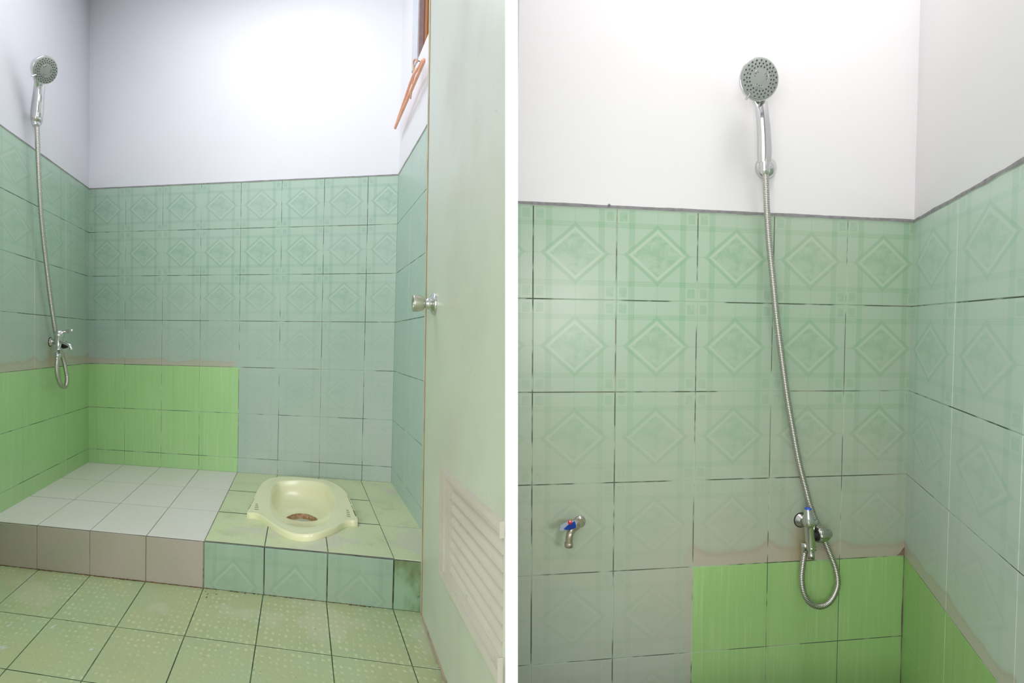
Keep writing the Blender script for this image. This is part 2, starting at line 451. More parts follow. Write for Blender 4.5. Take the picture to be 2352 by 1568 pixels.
inner = loop2([(623.5, 1141), (626, 1122), (635, 1109), (652, 1104.5), (694, 1103), (736, 1108.5), (756, 1119), (765.5, 1142), (764.5, 1165), (756, 1189), (742, 1201), (722, 1208), (694, 1209), (668, 1205), (645, 1196), (630, 1178), (624, 1161)], RIM, c=tc)
HZ = -.035
hc = TOP.px(693, 1188, HZ); hq = solve(hc, TOP.O, TOP.a, TOP.b)
hole = loop2([(657, 1188), (672, 1181), (691, 1178.5), (712, 1182), (730, 1192), (714, 1196.5), (694, 1197), (672, 1193)], HZ, c=hq)
hole_low = hole
CUTP = [(tc[0] + (x - tc[0]) * 1.10, tc[1] + (y - tc[1]) * 1.10) for x, y in inner]
def incut(x, y):
    c = False
    for k in range(len(CUTP)):
        (ax, ay), (bx_, by) = CUTP[k], CUTP[k - 1]
        if (ay > y) != (by > y) and x < (bx_ - ax) * (y - ay) / (by - ay) + ax: c = not c
    return c
def nearcut(x0, x1, y0, y1):
    return any(x0 <= x <= x1 and y0 <= y <= y1 for x, y in CUTP) or incut((x0 + x1) / 2, (y0 + y1) / 2)
# ---- raised platform and floor
tx = []
for (b, f) in (((283, 1068), (92, 1203)), ((367, 1074), (210, 1217)), ((454, 1081), (338, 1230)), ((544, 1088), (469, 1243))):
    tx.append((TOP.co(*b)[0] + TOP.co(*f)[0]) / 2)
g0 = tx[0] - (tx[1] - tx[0])
ty = [0, (TOP.co(79, 1138)[1] + TOP.co(496, 1176.6)[1] + TOP.co(380, 1165)[1]) / 3, (TOP.co(150, 1098)[1] + TOP.co(528, 1126)[1]) / 2, TOP.co(203, 1062)[1]]
D0 = ty[-1]
xr = TOP.co(899, 1109)[0]
gx = [tx[3], TOP.co(611, 1237)[0], TOP.co(749.5, 1238)[0], TOP.co(870, 1200)[0], xr + .12]
gy = [0, (TOP.co(566, 1182)[1] + TOP.co(955, 1211)[1] + TOP.co(877, 1207)[1]) / 3, (TOP.co(582, 1131.5)[1] + TOP.co(919, 1154.7)[1]) / 2, D0]
BEI = Mat('pale_platform_tile', rough=.45)
BEI.start(srgb(216, 212, 208)).mix(BEI.noise(3, 3).ss(.45, .7) * .6, srgb(210, 209, 194)).mix(BEI.noise(40, 3).ss(.5, .8) * .25, srgb(200, 195, 190)); BEI = BEI.done()
RSR = Mat('taupe_riser_tile', rough=.5)
RSR.start(srgb(172, 160, 152)).mix(RSR.noise(4, 3).ss(.4, .65) * .6, srgb(160, 157, 140)).mix(RSR.noise(50, 3, .7, stretch=(1, 2, 1)).ss(.55, .75) * .35, srgb(145, 134, 124)); RSR = RSR.done()
GFL = floor_tile('green_platform_tile', srgb(200, 208, 168), srgb(190, 204, 166), srgb(208, 210, 192), .25, .75)
FLT = floor_tile('green_floor_tile', srgb(170, 176, 134), srgb(158, 180, 140), srgb(194, 200, 158), .75, .3)
GR_F = grout('floor_grout', srgb(80, 104, 72), srgb(52, 70, 46), srgb(96, 96, 66))
GR_P = grout('platform_grout', srgb(128, 126, 114), srgb(92, 92, 80), srgb(140, 124, 108))
mb = MB()
CL = TOP.co(203, 1062)[0]
tiles(mb, TOP, [CL] + tx, ty, lambda i, j: BEI, GR_P, .2, .2, gy=.0028)
tiles(mb, TOP, gx, gy, lambda i, j: GFL, GR_P, .2, .2, gy=.0028, cut=(incut, nearcut))
# riser
rt = [CL, tx[0], tx[1], tx[2], tx[3]]
Rb = 0; tiles(mb, RIS, rt, [0, PLH], lambda i, j: RSR, GR_P, .2, .1, g=.0016, up=.002)
PAT_R = pattern_tile('patterned_riser_tile', srgb(150, 174, 156), srgb(122, 154, 132), srgb(146, 160, 134), srgb(172, 192, 174), -.2, .3, .6, streak=.4)
DK = Mat('mossy_riser_tile', rough=.45)
DK.start(srgb(138, 168, 138)).mix(DK.noise(9, 4, .6, stretch=(1, .5, 1)).ss(.38, .66) * .9, srgb(96, 112, 66)).mix(DK.noise(30, 4).ss(.6, .75) * .7, srgb(58, 66, 38)); DK = DK.done()
rr = [tx[3], RIS.co(607, 1310)[0], RIS.co(752, 1325)[0], RIS.co(904, 1340)[0], RIS.co(904, 1340)[0] + .2]
GR_R = grout('riser_grout', srgb(92, 102, 82), srgb(42, 48, 34), srgb(70, 60, 40))
tiles(mb, RIS, rr, [0, PLH], lambda i, j: DK if i == 3 else PAT_R, GR_R, .2, .25, cuty={0: (.42, 1)}, g=.002, up=.002)
tag(mb.build('floor_raised', fix=False), 'raised bathing and toilet platform in the left room', kind='structure')
# broken cement seam between the two kinds of riser tile, dirt line along the step
CEM = plain('rough_cement', (128, 128, 112), .95, var=.9, scale=90, rgb2=(80, 84, 66))
mb = MB(); rows = [[], []]
for i in range(40):
    z = PLH * i / 39; w = .0035 + .002 * mnoise.noise(Vector((z * 60, 3, 1)))
    rows[0].append(RIS.at(tx[3] - w * .3, z, .0035)); rows[1].append(RIS.at(tx[3] + w, z, .0035))
mb.grid(rows, CEM, close=False)
tag(mb.build('trim_cement_seam'), kind='structure')
DIRT = plain('dark_dirt', (72, 58, 34), .95, var=.9, scale=60, rgb2=(120, 96, 60))
mb = MB()
for k in range(900):
    x = random.uniform(CL + .012, rr[3]); 
    dens = mnoise.noise(Vector((x * 8, 0, 4)))
    if dens < -.25 or (x > tx[3] + .05 and random.random() < .6): continue
    s = random.uniform(.0014, .0046); P = FLO.at(x - 0, random.uniform(0, .006 + .006 * max(0, dens)), .0)
    P = Pf + A.C * (x - 0) + FLO.b * random.uniform(-.0, .005 + .007 * max(0, dens)) + Vector((0, 0, .0016))
    n = 5; a0 = random.random() * 6
    ring = [P + A.C * math.cos(a0 + q * 6.283 / n) * s * random.uniform(.7, 2.2) + FLO.b * math.sin(a0 + q * 6.283 / n) * s * random.uniform(.5, 1) for q in range(n)]
    tip = P + Zn * s * .6
    for q in range(n): mb.quad([ring[q], ring[(q + 1) % n], tip], DIRT)
DIR2 = plain('rusty_silt', (112, 78, 52), .95, var=.9, scale=45, rgb2=(78, 64, 40))
rows = [[], []]
for i in range(261):
    x = CL + .006 + (tx[3] - CL - .006) * i / 260
    w = .0022 + .0024 * abs(mnoise.noise(Vector((x * 13, 2, 0)))) + .0016 * mnoise.noise(Vector((x * 60, 5, 0)))
    rows[0].append(RIS.at(x, .0, .0105)); rows[1].append(RIS.at(x, max(.0016, w), .0028))
mb.grid(rows, DIR2, close=False)
def crumbs(cx, cy, n, spread, smax):
    for k in range(n):
        P = FLO.px(cx + random.gauss(0, spread * 1.6), cy + random.gauss(0, spread * .6)) + Zn * .0018; s = random.uniform(.0006, smax); a0 = random.random() * 6
        ring = [P + A.C * math.cos(a0 + q * 1.2566) * s * random.uniform(.7, 1.8) + FLO.b * math.sin(a0 + q * 1.2566) * s * random.uniform(.5, 1.5) for q in range(5)]
        for q in range(5): mb.quad([ring[q], ring[(q + 1) % 5], P + Zn * s * .6], DIRT)
for c in ((485, 1368, 14, 9, .0028), (444, 1382, 2, 3, .0012), (305, 1372, 2, 3, .0015), (508, 1490, 5, 7, .0012), (466, 1509, 2, 1, .0012), (180, 1480, 4, 6, .0012), (445, 1464, 4, 4, .0015), (617, 1512, 4, 7, .0013), (593, 1539, 2, 4, .0015), (680, 1557, 1, 1, .0015), (722, 1443, 2, 4, .0015), (508, 1435, 4, 6, .0014), (875, 1497, 3, 3, .0013), (962, 1428, 3, 4, .0015), (500, 1354, 8, 16, .0018), (600, 1400, 10, 60, .0007), (760, 1450, 12, 90, .0007)):
    crumbs(*c)
tag(mb.build('floor_dirt'), 'dark dirt crumbs along the foot of the step', 'dirt', 'stuff')
fxs = [FLO.co(*p)[0] for p in ((0, 1553), (121, 1419), (268, 1439), (424, 1461), (587, 1483), (762, 1506), (947, 1528))]
fxs[0] = fxs[0]
st = fxs[4] - fxs[3]
fxs = [FLO.co(0, 1386)[0] - st, FLO.co(0, 1386)[0]] + [FLO.co(60, 1486)[0]] + fxs[2:]
fxs = sorted(set(round(q, 5) for q in fxs))
ok = [fxs[0]]
for q in fxs[1:]:
    if q - ok[-1] > .1: ok.append(q)
fxs = ok; fxs = [fxs[0] - st * k for k in (5, 4, 3, 2, 1)] + fxs + [fxs[-1] + st * k for k in range(1, 7)]
fy1 = sum(FLO.co(*p)[1] for p in ((0, 1403.7), (268, 1440), (424, 1461), (587, 1483), (762, 1506), (947, 1528))) / 6
fys = [0, fy1]
while fys[-1] < 3.0: fys.append(fys[-1] + st * 1.12)
mb = MB(); tiles(mb, FLO, fxs, fys, lambda i, j: FLT if (Pf + A.C * fxs[i + 1] + FLO.b * fys[j]).x < .03 or (Pf + FLO.b * fys[j] + A.C * fxs[i + 1]).y < 1.2 else None, GR_F, .2, .2, g=.0014, up=.0012, gy=.002)
tag(mb.build('floor', fix=False), 'green dotted floor tiles of the left room', kind='structure')
# white scuffs of paint on the floor
SCU = plain('white_paint_drop', (214, 218, 206), .7)
mb = MB()
for cx, cy, n, sx, sy in ((8, 1488, 26, 9, 6), (122, 1441, 16, 6, 4), (212, 1491, 14, 7, 6), (20, 1437, 4, 3, 1), (963, 1490, 2, 2, 1), (557, 1367, 3, 2, 1)):
    for k in range(n):
        P = FLO.px(cx + random.gauss(0, sx * .5), cy + random.gauss(0, sy * .5)) + Zn * .0019; s = random.uniform(.0008, .003)
        dr = unit(FLO.b * -1 + A.C * .8)
        sd = unit(dr.cross(Zn)); mb.quad([P - dr * s * 2 - sd * s * .4, P + dr * s * 2 - sd * s * .3, P + dr * s * 2.4 + sd * s * .3, P - dr * s * 1.6 + sd * s * .5], SCU)
tag(mb.build('paint_spots'), 'white paint specks scattered on the green floor tiles', 'paint', 'stuff')

# ================================================================== RIGHT ROOM
YB = 1.49
d = ray(2088.5, 897); PB = CAM + d * (YB / d.y)
BB = Surf(PB, B.C, B.V, -B.D)
BR = Surf(PB, -B.D, B.V, -B.C)
qx = [BB.co(*p)[0] for p in ((1222.6, 900), (1412.6, 900), (1597, 900), (1770.6, 898), (1937.6, 898))] + [0]
xl = (-.004 - PB.x) / B.C.x
fu = 1 - (qx[0] - xl) / (qx[1] - qx[0])
qx = [xl] + qx
qy = [(BB.co(1190, a)[1] + BB.co(b, c)[1]) / 2 for a, b, c in ((1528, 2070, 1460), (1323, 2078, 1274.8), (1116, 2085, 1086.4), (900, 2088.5, 897.6), (683.4, 2092, 704.7), (469, 2094, 509))]
qh = qy[1] - qy[0]; qy = [qy[0] - qh * .45 - qh, qy[0] - qh] + qy
px_ = [0, BR.co(2189, 937)[0], BR.co(2350, 1000)[0]]
px_[2] = BR.co(2341.8, 1311)[0]
while px_[-1] < .72: px_.append(px_[-1] + px_[2] - px_[1])
gB = qy[3]
PAT_B = pattern_tile('patterned_tile_shower', srgb(173, 195, 173), srgb(140, 178, 145), srgb(188, 183, 168), srgb(194, 208, 188), gB - .1, gB + .85, .8,
                     pink=(gB, qx[3] - .01, .1, .05), zs=(BB.co(1838, 1193)[0], BB.co(1838, 1193)[1]))
PAT_BR = pattern_tile('patterned_tile_right', srgb(198, 218, 204), srgb(166, 202, 180), srgb(204, 208, 204), srgb(212, 224, 214), gB - .1, gB + .75, .75,
                      pink=(gB, -.1, 1.2, .03))
GRN_B = green_tile('green_brushed_tile_bright', srgb(161, 200, 129), srgb(183, 214, 153), srgb(145, 188, 111))
GR_B = grout('wall_grout_right', srgb(178, 200, 176), srgb(82, 96, 78), srgb(170, 154, 140))
PINK = plain('pinkish_grout', (150, 136, 122), .9, var=.8, scale=14, rgb2=(84, 74, 60))
mb = MB()
tiles(mb, BB, qx, qy, lambda i, j: GRN_B if (i >= 3 and j < 3) else PAT_B, GR_B, .2, .25, cutx={0: (fu, 1), 5: (0, .93)}, cuty={0: (.55, 1)})
sheet(mb, BB, xl, .0, qy[-1], 2.4, PLB); sheet(mb, BB, xl, 0, qy[0] - .9, qy[0], PLB)
caulk(mb, BB, xl, 0, qy[-1], CAU1, CAU2, h=.006, amp=.0016, seed=13, n=120)
tag(mb.build('wall_shower', fix=False), 'shower wall of the right room', kind='structure')
mb = MB()
tiles(mb, BR, px_, qy, lambda i, j: GRN_B if j < 3 else PAT_BR, GR_B, .2, .25, cuty={0: (.55, 1)})
sheet(mb, BR, 0, px_[-1], qy[-1], 2.4, PLB); sheet(mb, BR, 0, px_[-1], qy[0] - .9, qy[0], PLB)
caulk(mb, BR, 0, px_[-1], qy[-1] - .002, CAU1, CAU2, h=.008, amp=.003, seed=17, n=90)
tag(mb.build('wall_right', fix=False), 'right wall of the right room', kind='structure')
# grout cove in the lower part of the corner, chipped tile corner showing bedding
mb = MB(); rows = [[], [], []]
for i in range(41):
    z = qy[0] + (gB - qy[0]) * i / 40; w = .004 + .0022 * math.sin(math.pi * i / 40 * 2.2) ** 2 + mnoise.noise(Vector((z * 20, 0, 0))) * .001
    rows[0].append(BB.at(-w * 1.2, z, .0022)); rows[1].append(BB.at(-w * .3, z, .003)); rows[2].append(BR.at(w * .6, z, .0022))
mb.grid(rows, PINK, close=False)
BED = plain('exposed_bedding', (138, 116, 98), .95, var=.7, scale=40)
mb.quad([BB.at(-.030, gB + .0015, .0022), BB.at(-.002, gB + .0015, .0022), BB.at(-.002, gB + .028, .0022), BB.at(-.010, gB + .020, .0022), BB.at(-.020, gB + .008, .0022)], BED)
tag(mb.build('trim_corner_grout'), kind='structure')
# floor of the right room (below the frame)
zb = BB.at(0, qy[0] - .0, 0).z - .02
mb = MB(); q = [(-.005, .95), (1.3, .95), (1.3, 1.9), (-.005, 1.9)]
P = [BB.at(xl, qy[0], 0), BB.at(0, qy[0], 0), BR.at(px_[-1], qy[0], 0), Vector((0, .95, BB.at(xl, qy[0]).z))]
mb.quad(P, BEI, None, [(p.x, p.y) for p in P])
tag(mb.build('floor_right_room', fix=False), kind='structure')

# ================================================================== SHELL: partition, corridor, ceiling
WH = Mat('bright_white_paint', srgb(246, 246, 246), .8, spec=.2).done()
mb = MB()
y0, y1 = .80, 1.325
def pcol(px, y):
    d0 = ray(px, H / 2); return (CAM + d0 * (y / d0.y)).x
xa, xb = pcol(1160.6, y0), pcol(1189.4, y0)
def lean(x, z): return x - (z - .88) * sr
P = lambda x, y, z: Vector((lean(x, z), y, z))
zs0, zs1 = -.45, 2.75
vs = [P(xa, y0, zs0), P(xb, y0, zs0), P(xb - .006, y1, zs0), P(xa + .006, y1, zs0), P(xa, y0, zs1), P(xb, y0, zs1), P(xb - .006, y1, zs1), P(xa + .006, y1, zs1)]
for f in ((0, 1, 5, 4), (1, 2, 6, 5), (2, 3, 7, 6), (3, 0, 4, 7), (0, 3, 2, 1), (4, 5, 6, 7)): mb.quad([vs[k] for k in f], WH)
part_ = mb.build('wall_partition'); tag(part_, 'thin white partition wall between the two rooms, seen on its end', kind='structure')
mb = MB()
LE = LW.at(lx[-1], 0); BE = BR.at(px_[-1], 0)
CZ = 2.75
def vwall(p, q, m, z0=-.6, z1=CZ):
    mb.quad([Vector((p[0], p[1], z0)), Vector((q[0], q[1], z0)), Vector((q[0], q[1], z1)), Vector((p[0], p[1], z1))], m)
yb = -1.4; XL, XR = -1.9, 1.7
vwall((XL, LE.y), (LE.x, LE.y), PLA); vwall((XL, yb), (XL, LE.y), PLA); vwall((XR, yb), (XL, yb), PLA); vwall((XR, BE.y), (XR, yb), PLA); vwall((BE.x, BE.y), (XR, BE.y), PLA)
tag(mb.build('wall_corridor', fix=False), kind='structure')
mb = MB(); mb.quad([Vector((-3.2, yb, CZ)), Vector((-3.2, 3.6, CZ)), Vector((2.4, 3.6, CZ)), Vector((2.4, yb, CZ))], PLA)
tag(mb.build('ceiling', fix=False), kind='structure')

# ================================================================== DOOR
DRP = hit(966.5, 1411, Vector((0, 0, 0)), Zn)
dd = unit(ray(757, 842)); up = unit(Vector((-sr * .0, 0, 1)))
DS = Surf(DRP, -dd, Zn, -A.C)      # x toward the viewer, y up
DPT = (203, 206, 196)
DM = Mat('door_paint', rough=.4)
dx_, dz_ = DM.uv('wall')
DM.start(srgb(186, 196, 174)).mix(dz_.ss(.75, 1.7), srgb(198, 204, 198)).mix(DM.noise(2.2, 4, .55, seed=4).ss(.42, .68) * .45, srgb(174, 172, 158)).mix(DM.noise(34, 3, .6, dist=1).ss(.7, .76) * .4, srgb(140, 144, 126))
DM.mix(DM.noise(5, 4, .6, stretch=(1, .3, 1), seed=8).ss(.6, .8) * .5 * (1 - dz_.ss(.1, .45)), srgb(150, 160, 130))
DM = DM.done()
DE = plain('cream_edge', (190, 186, 158), .6, var=.5, scale=20); DEL = plain('brown_edge_line', (150, 122, 88), .7, var=.7, scale=20, rgb2=(120, 104, 70))
LV = Mat('louvre_paint', rough=.5); LV.start(srgb(196, 192, 178)).mix(LV.noise(4, 4, seed=3).ss(.45, .7) * .5, srgb(178, 168, 154)).mix(LV.noise(40, 3, .6).ss(.62, .75) * .5, srgb(150, 148, 126)); LV = LV.done()
# door outline in its own plane: near end stops at the partition
ne = DS.co(1165.5, 784)[0]
DW = ne; DH = 2.12
# vented opening corners (own coordinates)
oL = DS.co(1012.5, 1300)[0]; ozb = DS.co(1010.7, 1309.5)[1]; ozt = DS.co(1018, 1072)[1]
iL = DS.co(1037, 1200)[0]; izb = DS.co(1032.6, 1306)[1]; izt = DS.co(1041, 1118)[1]
oR = DW - .0006; iR = oR - .0004
door = thing('door_1', DRP, 'pale green open door with a louvred vent and a round knob', None, 'structure')
if 'category' in door: del door['category']
mb = MB(); T = -.0125
def dbox(x0, x1, z0, z1, o0, o1, m, mbb=None):
    b = mbb or mb; O = DS.at(x0, z0, o0); a, bv, c = DS.a * (x1 - x0), DS.b * (z1 - z0), DS.n * (o1 - o0)
    Pp = [O, O + a, O + a + bv, O + bv, O + c, O + a + c, O + a + bv + c, O + bv + c]
    W_ = [(x0, z0), (x1, z0), (x1, z1), (x0, z1)] * 2
    for q in ((0, 3, 2, 1), (4, 5, 6, 7), (0, 1, 5, 4), (1, 2, 6, 5), (2, 3, 7, 6), (3, 0, 4, 7)):
        b.quad([Pp[k] for k in q], m, None, [W_[k] for k in q])
ex = DS.co(990, 60)[0]
dbox(0, oL, 0, DH, T, 0, DM); dbox(oR, DW, 0, DH, T, 0, DM); dbox(oL, oR, 0, ozb, T, 0, DM); dbox(oL, oR, ozt, DH, T, 0, DM)
mb.build('door_panel', door)
mb = MB(); e1 = .017
dbox(-.004, e1, 0, DH, T, .0012, DE); mb.build('edge_strip', door)
mb = MB(); dbox(-.003, DW, 0, .011, T, .0016, plain('worn_pink_edge', (176, 156, 138), .8, var=.8, scale=30, rgb2=(120, 106, 84))); mb.build('bottom_edge', door)
mb = MB(); dbox(e1 + .0002, e1 + .0042, 0, DH, -.01, .0014, DEL); mb.build('edge_bead', door)
mb = MB()                                     # mitred frame around the louvres
def frame_piece(c):
    o = [DS.at(x, z, .006) for x, z in c]; i = [DS.at(x, z, -.0) for x, z in c]
    mb.quad(o, LV); 
    for k in range(4): mb.quad([i[k], i[(k + 1) % 4], o[(k + 1) % 4], o[k]], LV)
ox = [(oL, ozb), (oR, ozb), (oR, ozt), (oL, ozt)]; ix = [(iL, izb), (iR, izb), (iR, izt), (iL, izt)]
mid = [((o[0] * .45 + i[0] * .55), (o[1] * .45 + i[1] * .55)) for o, i in zip(ox, ix)]
for k in range(4):
    l = (k + 1) % 4; hi = .0006 if k == 1 else .009; lo = .0004 if k == 1 else .004
    A1 = [DS.at(*ox[k], 0), DS.at(*ox[l], 0)]; A2 = [DS.at(ox[k][0] * .93 + ix[k][0] * .07, ox[k][1] * .93 + ix[k][1] * .07, hi), DS.at(ox[l][0] * .93 + ix[l][0] * .07, ox[l][1] * .93 + ix[l][1] * .07, hi)]
    A3 = [DS.at(*mid[k], hi), DS.at(*mid[l], hi)]; A4 = [DS.at(*mid[k], lo), DS.at(*mid[l], lo)]
    A5 = [DS.at(*ix[k], lo), DS.at(*ix[l], lo)]; A6 = [DS.at(*ix[k], T), DS.at(*ix[l], T)]
    for a, b in ((A1, A2), (A2, A3), (A3, A4), (A4, A5), (A5, A6)): mb.quad([a[0], a[1], b[1], b[0]], LV)
dbox(oR - .0004, DW, ozb, izb + .002, T, .0092, LV); dbox(oR - .0004, DW, izt - .002, ozt, T, .0092, LV)
mb.build('louvre_frame', door)
NS = 7; ph = (izt - izb) / NS
for k in range(NS):
    z = izb + ph * (k + .5)
    mb = MB(); n = 6; prof = []
    for j in range(n + 1):
        t = j / n; prof.append((z + ph * (.52 - 1.06 * t), -.0115 + .0145 * math.sin(t * math.pi / 2)))
    back = [(zz, oo - .004) for zz, oo in reversed(prof)]
    pr = prof + back
    r0 = [DS.at(iL + .0005, a, b) for a, b in pr]; r1 = [DS.at(iR - .0005, a, b) for a, b in pr]
    mb.grid([r0, r1], LV, smooth=False); mb.cap(r0, LV); mb.cap(r1, LV)
    mb.build('louvre_slat', door)
CHR = Mat('polished_chrome', (.66, .66, .66, 1), .10, 1.0).done()
CHD = Mat('worn_chrome', (.56, .54, .51, 1), .2, 1.0)
CHD = CHD.done()
STL = Mat('hose_steel', (.56, .53, .50, 1), .32, 1.0).done()
SAT = Mat('satin_metal', (.60, .58, .50, 1), .33, 1.0).done()
BLK = plain('dark_gap', (30, 28, 28), .8)
GRY = plain('grey_spray_face', (150, 156, 150), .45, var=.1)
NOZ = plain('dark_nozzle', (62, 66, 66), .6)
# knob: rose on the door face, neck, tapered barrel with a hollow end
kc = DS.px(999, 698); kn = DS.n
mb = MB(); mb.lathe(kc, kn, [(0, .033), (.003, .0335), (.006, .032), (.010, .026), (.013, .019), (.016, .0165)], CHR, 40)
rose = mb.build('knob_rose', door)
mb = MB(); mb.lathe(kc + kn * .014, kn, [(0, .0165), (.004, .017), (.009, .0165), (.011, .0135), (.013, .013), (.018, .0135)], CHR, 32); mb.build('knob_neck', rose)
mb = MB(); mb.lathe(kc + kn * .028, kn, [(0, .0135), (.003, .017), (.010, .0215), (.020, .0235), (.034, .0245), (.036, .0235), (.0355, .018), (.034, .011), (.028, .010)], SAT, 40, ribs=20, ribd=.02)
kb = mb.build('door_knob', rose); kb['label'] = 'satin metal round door knob'
mb = MB(); mb.lathe(kc + kn * .056, kn, [(0, .009), (.002, .009), (.0025, .004)], BLK, 20); mb.build('lock_button', kb)

# ================================================================== SQUAT TOILET
TM = Mat('cream_green_glaze', rough=.22, spec=.6)
TM.start(srgb(228, 227, 188)).mix(TM.noise(7, 3, uv='obj').ss(.45, .7) * .3, srgb(218, 220, 172)); TM = TM.done()
RUST = plain('rust_stained_glaze', (170, 128, 78), .5, var=.9, scale=70, rgb2=(206, 176, 150))
WAT = Mat('still_water', srgb(186, 200, 172), .05, spec=.7).done()
GRV = plain('dirty_groove', (120, 112, 76), .8, var=.8, scale=90)
TP = lambda q, z: TOP.O + TOP.a * q[0] + TOP.b * q[1] + TOP.n * z
def sc(L, k, c): return [(c[0] + (x - c[0]) * k, c[1] + (y - c[1]) * k) for x, y in L]
def mixl(L1, L2, t): return [(a[0] + (b[0] - a[0]) * t, a[1] + (b[1] - a[1]) * t) for a, b in zip(L1, L2)]
rings = [(outer, .0), (sc(outer, 1.004, tc), .004), (outer, .018), (sc(outer, .997, tc), .0255), (sc(outer, .985, tc), RIM + .001), (sc(outer, .96, tc), RIM + .0005), (mixl(outer, inner, .55), RIM - .001), (mixl(outer, inner, .88), RIM), (inner, RIM - .002)]
mb = MB(); rows = [[TP(q, z) for q in L] for L, z in rings]
# the bowl: drops steeply at the back and sides, gently towards the front of the hole
for t in (.04, .09, .15, .23, .33, .45, .58, .72, .86, 1.0):
    L = mixl(inner, hole, t); row = []
    for k, q in enumerate(L):
        th = 2 * math.pi * k / 144
        back = .5 + .5 * math.sin(th)            # 1 away from the step, 0 towards it
        p = 1.0 + 0 * back
        prof = (1 - (1 - t) ** (1.3 + 2.6 * back))
        z = (RIM - .002) + (HZ - RIM + .002) * prof - .055 * back * math.sin(math.pi * min(1, t ** .6)) * (1 - t) 
        row.append(TP(q, z))
    rows.append(row)
mb.grid(rows, TM)
toilet = thing('squat_toilet', TP(tc, 0), 'cream green ceramic squat toilet pan set in the raised green platform', 'toilet')
pan = mb.build('pan', toilet)
mb = MB(); mb.grid([[TP(q, HZ) for q in hole], [TP(q, HZ - .012) for q in sc(hole, .99, hq)], [TP(q, HZ - .02) for q in sc(hole, .97, hq)], [TP(q, HZ - .06) for q in sc(hole, .95, hq)]], RUST)
dr = mb.build('drain_throat', pan); dr['label'] = 'rust stained drain opening'
mb = MB(); mb.cap([TP(q, HZ - .022) for q in sc(hole, .985, hq)], WAT); mb.build('water', pan)
mb = MB()
def gl(p, q, r=.0009): mb.tube([TOP.px(*p, RIM + .0008), TOP.px(*q, RIM + .0008)], r, GRV, 6)
for k, y in enumerate((1157, 1161, 1165, 1169)): gl((587 - k, y), (592 + k * .6, y + .3))
gl((584, 1144), (577.5, 1157)); gl((576.5, 1159), (571, 1168.5), .0012)
mb.build('foot_grip', pan)
mb = MB()
for k, y in enumerate((1171, 1175, 1179.5, 1184)): gl((795.5 + k * .4, y), (801 + k * 1.4, y + 1 + k * .5))
gl((798, 1138), (806, 1157)); gl((807, 1160), (811.5, 1170), .0012); gl((812, 1172), (817.5, 1185), .0022)
mb.build('foot_grip', pan)

